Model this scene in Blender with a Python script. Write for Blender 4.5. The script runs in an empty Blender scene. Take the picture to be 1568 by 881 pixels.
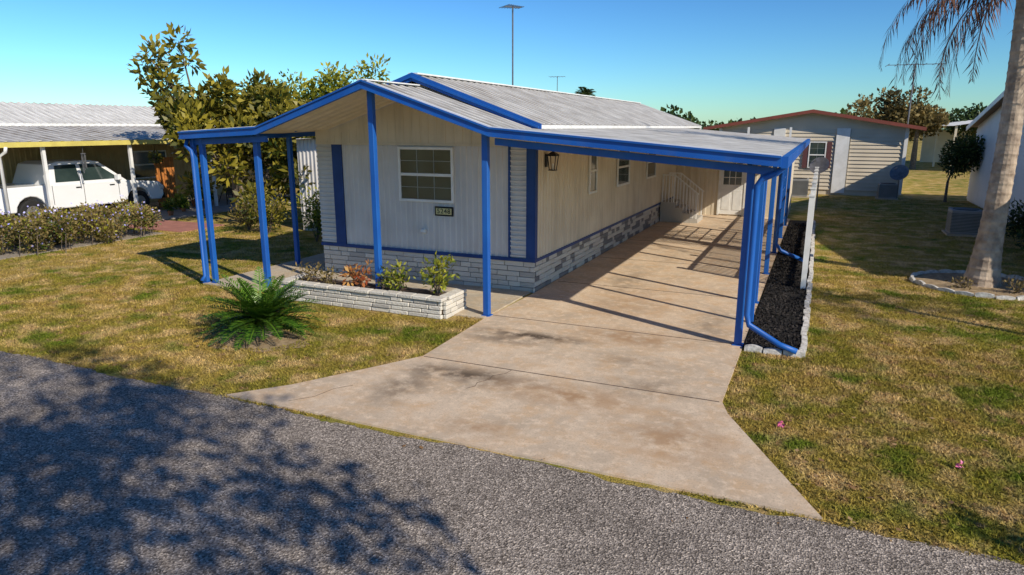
import bpy, math, random
import numpy as np
from mathutils import Vector, Matrix
random.seed(7); rng=np.random.default_rng(7)
S=bpy.context.scene
# ---------------------------------------------------------------- helpers
def link(o,parent=None):
    S.collection.objects.link(o)
    if parent is not None: o.parent=parent
    return o
def empty(name):
    o=bpy.data.objects.new(name,None); o.empty_display_size=.2
    return link(o)
def mesh(name,v,f,mat=None,parent=None,smooth=False,rnd=None):
    me=bpy.data.meshes.new(name)
    me.from_pydata([tuple(p) for p in v],[],f); me.update()
    if smooth: me.polygons.foreach_set("use_smooth",[True]*len(me.polygons))
    if rnd is not None:
        a=me.attributes.new("rnd","FLOAT","POINT"); a.data.foreach_set("value",rnd)
    if mat: me.materials.append(mat)
    return link(bpy.data.objects.new(name,me),parent)
def fast(name,V,k,mat,parent=None,rnd=None):
    n=len(V)//k
    me=bpy.data.meshes.new(name)
    me.vertices.add(n*k); me.vertices.foreach_set("co",np.asarray(V,dtype=np.float32).ravel())
    me.loops.add(n*k); me.loops.foreach_set("vertex_index",np.arange(n*k,dtype=np.int32))
    me.polygons.add(n); me.polygons.foreach_set("loop_start",np.arange(0,n*k,k,dtype=np.int32))
    try: me.polygons.foreach_set("loop_total",np.full(n,k,dtype=np.int32))
    except Exception: pass
    me.update(calc_edges=True); me.validate()
    if rnd is not None:
        a=me.attributes.new("rnd","FLOAT","POINT"); a.data.foreach_set("value",np.repeat(rnd,k).astype(np.float32))
    me.materials.append(mat)
    return link(bpy.data.objects.new(name,me),parent)
BF=[(0,3,2,1),(4,5,6,7),(0,1,5,4),(1,2,6,5),(2,3,7,6),(3,0,4,7)]
def boxv(x0,x1,y0,y1,z0,z1):
    return [(x0,y0,z0),(x1,y0,z0),(x1,y1,z0),(x0,y1,z0),(x0,y0,z1),(x1,y0,z1),(x1,y1,z1),(x0,y1,z1)]
def box(name,x,y,z,mat,parent=None,bev=0):
    o=mesh(name,boxv(x[0],x[1],y[0],y[1],z[0],z[1]),BF,mat,parent)
    if bev:
        b=o.modifiers.new("b","BEVEL"); b.width=bev; b.segments=2
    return o
class Multi:
    def __init__(s): s.v=[];s.f=[];s.r=[]
    def add(s,v,f,r=0.5):
        n=len(s.v); s.v+= [tuple(p) for p in v]; s.f+=[tuple(i+n for i in q) for q in f]; s.r+=[r]*len(v)
    def box(s,x0,x1,y0,y1,z0,z1,r=0.5): s.add(boxv(x0,x1,y0,y1,z0,z1),BF,r)
    def beam(s,p,q,w,h,r=.5):
        p=Vector(p);q=Vector(q);d=(q-p).normalized()
        up=Vector((0,0,1)) if abs(d.z)<.95 else Vector((0,1,0))
        a=d.cross(up).normalized()*w/2; b=a.cross(d).normalized()*h/2
        s.add([p-a-b,p+a-b,p+a+b,p-a+b,q-a-b,q+a-b,q+a+b,q-a+b],[(0,1,2,3),(4,7,6,5),(0,4,5,1),(1,5,6,2),(2,6,7,3),(3,7,4,0)],r)
    def tube(s,pts,rad,res=10,r=.5):
        pts=[Vector(p) for p in pts]
        if not hasattr(rad,'__len__'): rad=[rad]*len(pts)
        ref=None;V=[];F=[]
        for i,p in enumerate(pts):
            d=(pts[min(i+1,len(pts)-1)]-pts[max(i-1,0)]).normalized()
            if ref is None:
                ref=d.cross(Vector((0,0,1)) if abs(d.z)<.9 else Vector((1,0,0))).normalized()
            ref=(ref-d*ref.dot(d)).normalized(); b=d.cross(ref)
            for k in range(res):
                t=2*math.pi*k/res
                V.append(p+(ref*math.cos(t)+b*math.sin(t))*rad[i])
        for i in range(len(pts)-1):
            for k in range(res):
                a=i*res+k;c=i*res+(k+1)%res
                F.append((a,c,c+res,a+res))
        F.append(tuple(range(res))[::-1]); F.append(tuple((len(pts)-1)*res+k for k in range(res)))
        s.add(V,F,r)
    def make(s,name,mat,parent=None,smooth=False,bev=0):
        o=mesh(name,s.v,s.f,mat,parent,smooth,s.r)
        if bev:
            b=o.modifiers.new("b","BEVEL"); b.width=bev; b.segments=1
        return o
def ribbed(name,o,U,V,w,h,pitch,depth,mat,parent=None,N=None,prof=((0,0),(.55,0),(.65,1),(.9,1))):
    o=Vector(o);U=Vector(U).normalized();V=Vector(V).normalized()
    N=Vector(N) if N else U.cross(V).normalized()
    pr=[];u=0
    while u<w:
        for a,d in prof:
            if u+a*pitch<w: pr.append((u+a*pitch,d*depth))
        u+=pitch
    pr.append((w,0))
    v=[];f=[]
    for (a,d) in pr:
        p=o+U*a+N*d; v+=[p,p+V*h]
    for i in range(len(pr)-1): f.append((2*i,2*i+2,2*i+3,2*i+1))
    return mesh(name,v,f,mat,parent)
def ribbon(name,pts,h,T,mat,parent=None):
    T=Vector(T);v=[];f=[]
    for p in pts:
        p=Vector(p);q=p-Vector((0,0,h)); v+=[p,q,q+T,p+T]
    for i in range(len(pts)-1):
        a=4*i;b=a+4
        for j in range(4):
            k=(j+1)%4; f.append((a+j,b+j,b+k,a+k))
    f.append((0,1,2,3)); e=4*(len(pts)-1); f.append((e+3,e+2,e+1,e))
    return mesh(name,v,f,mat,parent)
# ---------------------------------------------------------------- materials
def M(name,c1,c2=None,scale=3,rough=.8,bump=0,bscale=30,metal=0,attr=False,c3=None,scale3=.3,detail=5,spec=.3,contrast=(.35,.65),grime=0,trans=0):
    m=bpy.data.materials.new(name);m.use_nodes=True
    nt=m.node_tree;n=nt.nodes;l=nt.links;b=n["Principled BSDF"]
    b.inputs["Roughness"].default_value=rough;b.inputs["Metallic"].default_value=metal
    b.inputs["Specular IOR Level"].default_value=spec
    b.inputs["Base Color"].default_value=(*c1,1)
    tc=n.new("ShaderNodeTexCoord");out=None
    if c2 is not None:
        mx=n.new("ShaderNodeMix");mx.data_type='RGBA'
        mx.inputs[6].default_value=(*c1,1);mx.inputs[7].default_value=(*c2,1)
        if attr:
            a=n.new("ShaderNodeAttribute");a.attribute_name="rnd";l.new(a.outputs["Fac"],mx.inputs[0])
        else:
            t=n.new("ShaderNodeTexNoise");t.inputs["Scale"].default_value=scale;t.inputs["Detail"].default_value=detail
            l.new(tc.outputs["Object"],t.inputs["Vector"])
            r=n.new("ShaderNodeMapRange");r.inputs[1].default_value=contrast[0];r.inputs[2].default_value=contrast[1]
            l.new(t.outputs["Fac"],r.inputs[0]);l.new(r.outputs[0],mx.inputs[0])
        out=mx.outputs[2]
        if c3 is not None:
            t=n.new("ShaderNodeTexNoise");t.inputs["Scale"].default_value=scale3;t.inputs["Detail"].default_value=6
            l.new(tc.outputs["Object"],t.inputs["Vector"])
            r=n.new("ShaderNodeMapRange");r.inputs[1].default_value=.5;r.inputs[2].default_value=.72
            l.new(t.outputs["Fac"],r.inputs[0])
            m2=n.new("ShaderNodeMix");m2.data_type='RGBA';l.new(r.outputs[0],m2.inputs[0])
            l.new(out,m2.inputs[6]);m2.inputs[7].default_value=(*c3,1);out=m2.outputs[2]
        if grime:
            mp=n.new("ShaderNodeMapping");mp.inputs["Scale"].default_value=(7,7,.5);l.new(tc.outputs["Object"],mp.inputs[0])
            t=n.new("ShaderNodeTexNoise");t.inputs["Scale"].default_value=1;t.inputs["Detail"].default_value=7;l.new(mp.outputs[0],t.inputs["Vector"])
            r=n.new("ShaderNodeMapRange");r.inputs[1].default_value=.48;r.inputs[2].default_value=.8;r.inputs[4].default_value=grime
            l.new(t.outputs["Fac"],r.inputs[0])
            m2=n.new("ShaderNodeMix");m2.data_type='RGBA';l.new(r.outputs[0],m2.inputs[0]);l.new(out,m2.inputs[6]);m2.inputs[7].default_value=(.2,.17,.12,1);out=m2.outputs[2]
        l.new(out,b.inputs["Base Color"])
    if bump:
        t=n.new("ShaderNodeTexNoise");t.inputs["Scale"].default_value=bscale;t.inputs["Detail"].default_value=6
        l.new(tc.outputs["Object"],t.inputs["Vector"])
        bp=n.new("ShaderNodeBump");bp.inputs["Strength"].default_value=bump;bp.inputs["Distance"].default_value=.02
        l.new(t.outputs["Fac"],bp.inputs["Height"]);l.new(bp.outputs[0],b.inputs["Normal"])
    if trans:
        tr=n.new("ShaderNodeBsdfTranslucent");ms=n.new("ShaderNodeMixShader");ms.inputs[0].default_value=trans
        if out: l.new(out,tr.inputs["Color"])
        l.new(b.outputs[0],ms.inputs[1]);l.new(tr.outputs[0],ms.inputs[2]);l.new(ms.outputs[0],n["Material Output"].inputs[0])
    return m
blue=M("blue_paint",(.006,.082,.36),(.010,.11,.42),1.5,.45,spec=.4,grime=.12)
navy=M("navy_trim",(.012,.045,.17),(.018,.06,.22),3,.5)
white=M("white_paint",(.80,.80,.78),(.70,.70,.67),4,.5)
cream=M("cream_siding",(.72,.64,.50),(.63,.55,.42),1.2,.6,grime=.3)
greyw=M("grey_white_siding",(.64,.62,.60),(.56,.54,.52),1.2,.55,grime=.2)
ceil=M("awning_panel",(.74,.64,.47),(.65,.56,.40),1.5,.6,grime=.2)
roofm=M("metal_roofing",(.38,.37,.36),(.24,.235,.23),1.6,.6,c3=(.15,.125,.10),scale3=1.1,spec=.35)
ribm=M("white_roof_rib",(.72,.70,.66),(.48,.46,.43),2,.6)
glass=M("window_glass",(.02,.035,.035),(.05,.075,.07),1.2,.06,spec=.9)
blind=M("window_muntin",(.26,.30,.29),(.34,.37,.36),2,.4)
black=M("black_metal",(.012,.012,.012),None,rough=.4)
galv=M("galvanised",(.22,.22,.23),(.16,.16,.16),8,.4,metal=.5)
blockm=M("stone_block",(.22,.21,.205),(.66,.62,.54),attr=True,rough=.9,bump=.8,bscale=35)
mortar=M("mortar",(.14,.135,.13),(.2,.19,.18),20,.95)
curbm=M("white_curb_stone",(.40,.38,.34),(.66,.64,.60),12,.9,bump=.5,bscale=30)
mulch=M("black_mulch",(.008,.008,.008),(.05,.045,.04),45,.95,bump=1,bscale=50)
soil=M("planter_soil",(.06,.04,.028),(.16,.11,.08),40,.95,bump=1,bscale=60)
bark=M("bark",(.10,.075,.055),(.22,.18,.14),14,.9,bump=1,bscale=20)
brownleaf=M("dead_leaf",(.22,.12,.05),(.38,.25,.12),attr=True,rough=.8)
def lawn_mat(name,blade):
    m=bpy.data.materials.new(name);m.use_nodes=True
    nt=m.node_tree;n=nt.nodes;l=nt.links;b=n["Principled BSDF"];b.inputs["Roughness"].default_value=.85
    b.inputs["Specular IOR Level"].default_value=.15
    g=n.new("ShaderNodeNewGeometry")
    def noise(sc,lo,hi,d=5,off=0):
        t=n.new("ShaderNodeTexNoise");t.inputs["Scale"].default_value=sc;t.inputs["Detail"].default_value=d
        mp=n.new("ShaderNodeMapping");mp.inputs["Scale"].default_value=(1,1,0);mp.inputs["Location"].default_value=(off,off*.7,0)
        l.new(g.outputs["Position"],mp.inputs[0]);l.new(mp.outputs[0],t.inputs["Vector"])
        r=n.new("ShaderNodeMapRange");r.inputs[1].default_value=lo;r.inputs[2].default_value=hi
        l.new(t.outputs["Fac"],r.inputs[0]);return r.outputs[0]
    def mix(f,a,c):
        x=n.new("ShaderNodeMix");x.data_type='RGBA';l.new(f,x.inputs[0])
        if isinstance(a,tuple): x.inputs[6].default_value=(*a,1)
        else: l.new(a,x.inputs[6])
        x.inputs[7].default_value=(*c,1);return x.outputs[2]
    k=1.4 if blade else 1.3
    c=mix(noise(12,.3,.7),(.115*k,.135*k,.014*k),(.26*k,.22*k,.03*k))
    c=mix(noise(.5,.36,.60,7),c,(.33*k,.235*k,.06*k))
    c=mix(noise(1.9,.47,.63,7,5),c,(.46*k,.33*k,.145*k))
    c=mix(noise(1.1,.53,.66,8,11),c,(.11*k,.145*k,.014*k))
    c=mix(noise(4.5,.57,.69,6,20),c,(.30*k,.19*k,.09*k))
    c=mix(noise(30,.52,.75,3,3),c,(.05*k,.05*k,.008*k))
    if blade:
        a=n.new("ShaderNodeAttribute");a.attribute_name="rnd"
        hv=n.new("ShaderNodeHueSaturation");l.new(c,hv.inputs["Color"])
        r=n.new("ShaderNodeMapRange");r.inputs[3].default_value=.45;r.inputs[4].default_value=1.5
        l.new(a.outputs["Fac"],r.inputs[0]);l.new(r.outputs[0],hv.inputs["Value"]);c=hv.outputs[0]
        tr=n.new("ShaderNodeBsdfTranslucent");ms=n.new("ShaderNodeMixShader");ms.inputs[0].default_value=.3
        l.new(c,tr.inputs["Color"]);l.new(b.outputs[0],ms.inputs[1]);l.new(tr.outputs[0],ms.inputs[2]);l.new(ms.outputs[0],n["Material Output"].inputs[0])
    else:
        t=n.new("ShaderNodeTexNoise");t.inputs["Scale"].default_value=45;t.inputs["Detail"].default_value=8
        l.new(g.outputs["Position"],t.inputs["Vector"])
        bp=n.new("ShaderNodeBump");bp.inputs["Strength"].default_value=.9;bp.inputs["Distance"].default_value=.04
        l.new(t.outputs["Fac"],bp.inputs["Height"]);l.new(bp.outputs[0],b.inputs["Normal"])
    l.new(c,b.inputs["Base Color"]);return m
lawnm=lawn_mat("lawn_soil",False);bladem=lawn_mat("grass_blade",True)
def asphalt_mat():
    m=bpy.data.materials.new("asphalt");m.use_nodes=True
    nt=m.node_tree;n=nt.nodes;l=nt.links;b=n["Principled BSDF"];b.inputs["Roughness"].default_value=.95;b.inputs["Specular IOR Level"].default_value=.15
    tc=n.new("ShaderNodeTexCoord")
    t=n.new("ShaderNodeTexVoronoi");t.inputs["Scale"].default_value=66;l.new(tc.outputs["Object"],t.inputs["Vector"])
    r=n.new("ShaderNodeValToRGB");e=r.color_ramp.elements
    e[0].position=.0;e[0].color=(.105,.087,.071,1);e[1].position=1;e[1].color=(.64,.55,.46,1)
    x=e.new(.5);x.color=(.27,.23,.195,1);x=e.new(.85);x.color=(.38,.33,.28,1)
    sp=n.new("ShaderNodeSeparateColor");l.new(t.outputs["Color"],sp.inputs[0]);l.new(sp.outputs[0],r.inputs[0])
    t2=n.new("ShaderNodeTexNoise");t2.inputs["Scale"].default_value=.9;t2.inputs["Detail"].default_value=9;t2.inputs["Roughness"].default_value=.65;l.new(tc.outputs["Object"],t2.inputs["Vector"])
    r2=n.new("ShaderNodeMapRange");r2.inputs[1].default_value=.3;r2.inputs[2].default_value=.7;r2.inputs[3].default_value=.68;r2.inputs[4].default_value=1.25
    l.new(t2.outputs["Fac"],r2.inputs[0])
    mx=n.new("ShaderNodeMix");mx.data_type='RGBA';mx.blend_type='MULTIPLY';mx.inputs[0].default_value=1
    l.new(r.outputs[0],mx.inputs[6]);cb=n.new("ShaderNodeCombineColor")
    for i in range(3): l.new(r2.outputs[0],cb.inputs[i])
    l.new(cb.outputs[0],mx.inputs[7]);l.new(mx.outputs[2],b.inputs["Base Color"])
    bp=n.new("ShaderNodeBump");bp.inputs["Strength"].default_value=.7;bp.inputs["Distance"].default_value=.012
    l.new(t.outputs["Distance"],bp.inputs["Height"]);l.new(bp.outputs[0],b.inputs["Normal"])
    return m
asph=asphalt_mat()
def concrete_mat(name,base,stains=()):
    m=bpy.data.materials.new(name);m.use_nodes=True
    nt=m.node_tree;n=nt.nodes;l=nt.links;b=n["Principled BSDF"];b.inputs["Roughness"].default_value=.9;b.inputs["Specular IOR Level"].default_value=.2
    tc=n.new("ShaderNodeTexCoord")
    def noise(sc,lo,hi,d=8):
        t=n.new("ShaderNodeTexNoise");t.inputs["Scale"].default_value=sc;t.inputs["Detail"].default_value=d;t.inputs["Roughness"].default_value=.62
        l.new(tc.outputs["Object"],t.inputs["Vector"])
        r=n.new("ShaderNodeMapRange");r.inputs[1].default_value=lo;r.inputs[2].default_value=hi
        l.new(t.outputs["Fac"],r.inputs[0]);return r.outputs[0]
    def mix(f,a,c):
        x=n.new("ShaderNodeMix");x.data_type='RGBA';l.new(f,x.inputs[0])
        if isinstance(a,tuple): x.inputs[6].default_value=(*a,1)
        else: l.new(a,x.inputs[6])
        x.inputs[7].default_value=(*c,1);return x.outputs[2]
    c=mix(noise(1.1,.35,.65),base,tuple(v*.70 for v in base))
    c=mix(noise(3,.45,.72),c,(base[0]*.88,base[1]*.76,base[2]*.62))
    c=mix(noise(9,.5,.72),c,tuple(v*1.1 for v in base))
    c=mix(noise(60,.5,.8,3),c,tuple(v*.55 for v in base))
    for (cx,cy,rx,ry,col,amt) in stains:
        mp=n.new("ShaderNodeMapping");mp.vector_type='POINT'
        mp.inputs["Location"].default_value=(-cx/rx,-cy/ry,0);mp.inputs["Scale"].default_value=(1/rx,1/ry,0)
        l.new(tc.outputs["Object"],mp.inputs[0])
        ln=n.new("ShaderNodeVectorMath");ln.operation='LENGTH';l.new(mp.outputs[0],ln.inputs[0])
        r=n.new("ShaderNodeMapRange");r.inputs[1].default_value=1;r.inputs[2].default_value=.1;r.inputs[3].default_value=0;r.inputs[4].default_value=amt
        l.new(ln.outputs["Value"],r.inputs[0])
        mu=n.new("ShaderNodeMath");mu.operation='MULTIPLY';mu.use_clamp=True;l.new(r.outputs[0],mu.inputs[0]);l.new(noise(3.5,.36,.56),mu.inputs[1])
        c=mix(mu.outputs[0],c,col)
    l.new(c,b.inputs["Base Color"])
    t=n.new("ShaderNodeTexNoise");t.inputs["Scale"].default_value=90;l.new(tc.outputs["Object"],t.inputs["Vector"])
    bp=n.new("ShaderNodeBump");bp.inputs["Strength"].default_value=.3;bp.inputs["Distance"].default_value=.01
    l.new(t.outputs["Fac"],bp.inputs["Height"]);l.new(bp.outputs[0],b.inputs["Normal"])
    return m
DK=(.11,.082,.058);RU=(.38,.23,.12)
conc=concrete_mat("driveway_concrete",(.70,.56,.41),[(-4.0,9.75,1.3,.32,DK,1.1),(-4.3,9.4,.9,.3,DK,.7),(-2.5,10.3,1.3,.6,RU,.85),(-4.1,7.75,1.3,.4,DK,.95),(-4.7,7.1,.5,1.0,DK,.7),(-2.6,7.6,1.4,.5,RU,.9),(-1.2,6.9,.9,.8,RU,.8),(-1.7,8.3,.9,.45,DK,.5),(-2.2,9.2,.8,.5,DK,.4),(-3,12.5,1.3,1.8,RU,.5),(-3.2,6.3,.6,.35,RU,.7),(-1.5,11.5,.5,1.2,DK,.45),(-3.6,14.5,.6,1.6,DK,.5)])
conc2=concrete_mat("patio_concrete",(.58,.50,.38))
jointm=M("expansion_joint",(.09,.065,.05),(.2,.15,.11),20,.9)
pinkpave=M("pink_paving",(.42,.19,.15),(.33,.15,.12),3,.9)

# ---------------------------------------------------------------- ground
L=400
mesh("lawn",[(-L,-L,0),(L,-L,0),(L,L,0),(-L,L,0)],[(0,1,2,3)],lawnm)
v=[];f=[];xs=np.concatenate([np.linspace(-200,-25,20),np.arange(-24.9,15,.06),np.linspace(15.2,200,20)])
for i,x in enumerate(xs):
    e=5.88+.035*math.sin(x*1.7)+.02*math.sin(x*5.3)+.012*math.sin(x*13)+random.uniform(-.018,.018)
    v+=[(x,-2.2,.006),(x,e-.05,.006),(x,e,-.01)]
    if i: 
        a=3*i; f+=[(a-3,a,a+1,a-2),(a-2,a+1,a+2,a-1)]
mesh("asphalt_road",v,f,asph)
drive=[(-6.56,5.90),(-6.05,6.5),(-5.55,7.35),(-5.08,8.19),(-5.15,10.35),(-5.07,12.5),(-5.07,27.0),(-.83,27.0),(-.83,8.2),(-.72,7.85),(-.2,6.85),(.30,5.90)]
def prism(name,poly,z0,z1,mat,parent=None):
    n=len(poly);v=[(x,y,z0) for x,y in poly]+[(x,y,z1) for x,y in poly]
    f=[tuple(range(n,2*n)),tuple(range(n))[::-1]]+[(i,(i+1)%n,n+(i+1)%n,n+i) for i in range(n)]
    return mesh(name,v,f,mat,parent)
def ccw(p):
    a=sum(p[i][0]*p[(i+1)%len(p)][1]-p[(i+1)%len(p)][0]*p[i][1] for i in range(len(p)))
    return p if a>0 else p[::-1]
E=empty("concrete_driveway")
prism("slab",ccw(drive),-.05,.025,conc,E)
j=Multi()
for y,x0,x1 in ((8.17,-5.05,-.86),(10.62,-5.1,-.86),(13.7,-5.0,-.86),(16.8,-5.0,-.86),(19.9,-5,-.86),(23,-5,-.86)):
    j.box(x0,x1,y-.009,y+.009,.02,.029)
cp=[(-3.9,7.3),(-3.83,7.42),(-3.86,7.55),(-3.76,7.72),(-3.79,7.86),(-3.66,8.0),(-3.64,8.16)]
for a,b in zip(cp,cp[1:]): j.beam((a[0],a[1],.026),(b[0],b[1],.026),.007,.004)
cp=[(-5.7,6.05),(-5.5,6.3),(-5.45,6.6),(-5.3,6.8)]
for a,b in zip(cp,cp[1:]): j.beam((a[0],a[1],.026),(b[0],b[1],.026),.006,.004)
j.make("joints",jointm,E)
E=empty("patio_slab")
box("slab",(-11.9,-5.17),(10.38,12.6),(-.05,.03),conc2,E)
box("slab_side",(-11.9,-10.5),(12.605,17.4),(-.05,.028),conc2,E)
def blocks(Mu,o,d,n,L_,H_,bl,bh,t,pal=None):
    o=Vector(o);d=Vector(d).normalized();n=Vector(n).normalized();z=Vector((0,0,1))
    rows=int(round(H_/bh))
    for r in range(rows):
        u=-(bl/2 if r%2 else 0)-random.uniform(0,.05)
        while u<L_:
            w=bl*random.choice([1,1,.6,1.2]); a=max(u,0)+.006;b=min(u+w,L_)-.006;u+=w
            if b-a<.03: continue
            p=random.uniform(0,.018); c=random.choice([.9,.95,1,.8,.45,.25,.6]) if pal is None else random.choice(pal)
            z0=r*bh+.005;z1=(r+1)*bh-.005
            P=[]
            for zz in (z0,z1):
                for (uu,nn) in ((a,0),(b,0),(b,t+p),(a,t+p)): P.append(o+d*uu+n*nn+z*zz)
            Mu.add(P,[(0,1,2,3),(7,6,5,4),(0,4,5,1),(1,5,6,2),(2,6,7,3),(3,7,4,0)],c)
# ---------------------------------------------------------------- mobile home
X0,X1,YF,YB=-10.38,-5.08,12.52,30.5
RX=-7.6;RZ=4.30;EZ=3.32
home=empty("mobile_home")
box("skirt_core",(X0+.05,X1-.05),(YF+.05,YB-.05),(0,.64),mortar,home)
m=Multi()
blocks(m,(X0+.0,YF+.05,.0),(1,0,0),(0,-1,0),X1-X0,.64,.42,.107,.03,[.85,.9,1,.95,.75,.6,.5])
blocks(m,(X1-.05,YF+.04,.0),(0,1,0),(1,0,0),YB-YF-.1,.64,.30,.107,.03,[.95,.9,1,.0,.05,.9,.1])
m.make("skirting_blocks",blockm,home,bev=.006)
box("trim_front",(X0-.01,X1+.03),(YF-.045,YF-.0),(.645,.715),navy,home)
box("trim_side",(X1+.0,X1+.028),(YF+.002,YB),(.645,.705),navy,home)
box("wall_core",(X0,X1-.003),(YF+.003,YB),(.64,3.0),cream,home)
mesh("front_gable",[(X0,YF-.02,2.95),(X1,YF-.02,2.95),(X1,YF-.02,3.28),(RX,YF-.02,4.22),(X0,YF-.02,3.28)],[(0,1,2,3,4)],cream,home)
mesh("rear_gable",[(X0,YB,2.95),(X1,YB,2.95),(X1,YB,3.28),(RX,YB,4.22),(X0,YB,3.28)],[(4,3,2,1,0)],cream,home)
mesh("side_upper",[(X1,YF,2.9),(X1,YB,2.9),(X1,YB,3.3),(X1,YF,3.3)],[(0,1,2,3)],cream,home)
m=Multi()
x=X0+.1
while x<X1:
    top=4.0-abs(x+7.47)*.34
    m.box(x,x+.025,YF-.032,YF-.02,2.97,max(3.0,top-.06)); x+=.2
m.make("gable_battens",cream,home)
box("gable_rail",(X0,X1+.01),(YF-.04,YF-.021),(2.93,2.965),cream,home)
ribbed("front_siding",(-9.68,YF-.003,.715),(1,0,0),(0,0,1),4.05,2.21,.135,.014,greyw,home,N=(0,-1,0))
ribbed("corner_siding_left",(X0,YF-.003,2.93),(0,0,-1),(1,0,0),2.21,.44,.10,.03,greyw,home,N=(0,-1,0))
ribbed("corner_siding_right",(-5.60,YF-.003,2.93),(0,0,-1),(1,0,0),2.21,.35,.10,.03,greyw,home,N=(0,-1,0))
m=Multi()
m.box(-9.95,-9.69,YF-.035,YF-.002,.715,2.93)
m.box(-5.645,-5.60,YF-.035,YF-.002,.715,2.93)
m.box(-5.25,X1+.004,YF-.037,YF-.002,.715,2.93)
m.box(X1+.001,X1+.022,YF-.03,YF+.10,.715,2.93)
m.make("blue_wall_bands",navy,home)
ribbed("side_siding",(X1+.002,YF+.1,.705),(0,1,0),(0,0,1),YB-YF-.1,2.5,.16,.014,cream,home,N=(1,0,0))
def window_y(par,name,x0,x1,z0,z1,y,cols=3,nrm=-1):
    w=Multi();t=.055
    ya,yb=sorted((y,y+nrm*.05))
    w.box(x0,x0+t,ya,yb,z0,z1);w.box(x1-t,x1,ya,yb,z0,z1);w.box(x0+t,x1-t,ya,yb,z0,z0+t);w.box(x0+t,x1-t,ya,yb,z1-t,z1)
    zm=(z0+z1)/2;w.box(x0+t,x1-t,ya+.004,yb,zm-.03,zm+.03)
    w.make(name+"_frame",white,par,bev=.006)
    yg=y+nrm*.022
    mesh(name+"_glass",[(x0+t,yg,z0+t),(x1-t,yg,z0+t),(x1-t,yg,z1-t),(x0+t,yg,z1-t)],[(0,1,2,3)],glass,par)
    g=Multi()
    for i in range(1,cols): 
        xx=x0+t+(x1-x0-2*t)*i/cols;g.box(xx-.006,xx+.006,min(yg,yg+nrm*.008),max(yg,yg+nrm*.008),z0+t,z1-t)
    for zz in (z0+(z1-z0)*.27,z0+(z1-z0)*.75): g.box(x0+t,x1-t,min(yg,yg+nrm*.007),max(yg,yg+nrm*.007),zz-.005,zz+.005)
    g.make(name+"_muntins",blind,par)
def window_x(par,name,y0,y1,z0,z1,x):
    w=Multi();t=.06;a,b=x,x+.045
    w.box(a,b,y0,y0+t,z0,z1);w.box(a,b,y1-t,y1,z0,z1);w.box(a,b,y0+t,y1-t,z0,z0+t);w.box(a,b,y0+t,y1-t,z1-t,z1)
    zm=(z0+z1)/2;w.box(a,b-.006,y0+t,y1-t,zm-.028,zm+.028)
    w.make(name+"_frame",white,par,bev=.006)
    xg=x+.02
    mesh(name+"_glass",[(xg,y0+t,z0+t),(xg,y1-t,z0+t),(xg,y1-t,z1-t),(xg,y0+t,z1-t)],[(0,1,2,3)],glass,par)
window_y(home,"front_window",-8.2,-6.87,1.76,2.9,YF-.022)
window_x(home,"side_window_a",15.9,16.5,1.72,2.82,X1+.016)
window_x(home,"side_window_b",18.4,19.7,1.70,2.75,X1+.016)
window_x(home,"side_window_c",21.9,23.2,1.68,2.72,X1+.016)
sg=empty("address_sign")
box("plate",(-7.34,-6.90),(YF-.045,YF-.022),(1.48,1.68),black,sg,bev=.008)
yel=M("sign_yellow",(.62,.56,.28),None)
box("field",(-7.305,-6.935),(YF-.049,YF-.0455),(1.515,1.645),yel,sg)
tx=bpy.data.curves.new("digits","FONT");tx.body="5248";tx.size=.145;tx.extrude=.003;tx.align_x='CENTER';tx.align_y='CENTER';tx.space_character=1.15
to=bpy.data.objects.new("digits",tx);link(to,sg);to.location=(-7.12,YF-.052,1.58);to.rotation_euler=(math.radians(90),0,0);tx.materials.append(black)
m=Multi();m.tube([(-7.62,YF-.02,1.14),(-7.62,YF-.07,1.14)],.05,14);m.tube([(-7.62,YF-.055,1.16),(-7.62,YF-.075,1.10)],.07,14)
m.make("outlet_vent",white,home)
ln=empty("wall_lantern");m=Multi()
cx,cy,cz=X1+.17,13.05,2.62
m.box(X1+.018,X1+.04,cy-.05,cy+.05,cz-.1,cz+.16);m.beam((X1+.03,cy,cz+.12),(cx,cy,cz+.2),.02,.02)
for sx in (-1,1):
    for sy in (-1,1): m.beam((cx+sx*.055,cy+sy*.055,cz-.15),(cx+sx*.085,cy+sy*.085,cz+.12),.014,.014)
m.box(cx-.07,cx+.07,cy-.07,cy+.07,cz-.17,cz-.15);m.box(cx-.1,cx+.1,cy-.1,cy+.1,cz+.12,cz+.14)
m.add([(cx-.1,cy-.1,cz+.142),(cx+.1,cy-.1,cz+.142),(cx+.1,cy+.1,cz+.142),(cx-.1,cy+.1,cz+.142),(cx,cy,cz+.22)],[(0,1,4),(1,2,4),(2,3,4),(3,0,4)])
m.make("cage",black,ln);m=Multi();m.tube([(cx,cy,cz-.15),(cx,cy,cz-.03)],.018,8);m.make("candle",white,ln)
def slope(name,xr,zr,xe,ze,y0,y1,mat,par,pitch=.3,depth=.03,ribs=True):
    d=Vector((xe-xr,0,ze-zr));
    o=ribbed(name,(xr,y0,zr),(0,1,0),d,y1-y0,d.length,pitch,depth,mat,par,N=(0,0,1))
    if ribs:
        m=Multi();y=y0+.78*pitch
        while y<y1:
            m.beam((xr,y,zr+depth+.008),(xe,y,ze+depth+.008),pitch*.22,.015);y+=pitch
        m.make(name+"_standing_ribs",ribm,par)
    return o
slope("roof_right",RX,RZ,-4.86,EZ,12.2,30.8,roofm,home)
slope("roof_left",RX,RZ,-10.6,EZ,12.2,30.8,roofm,home)
m=Multi();m.beam((RX,12.2,RZ+.045),(RX,30.8,RZ+.045),.22,.03);m.make("ridge_cap",white,home)
ribbon("roof_fascia",[(-10.65,12.15,EZ+.04),(RX,12.15,RZ+.06),(-4.82,12.15,EZ+.04)],.16,(0,.04,0),blue,home)
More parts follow.
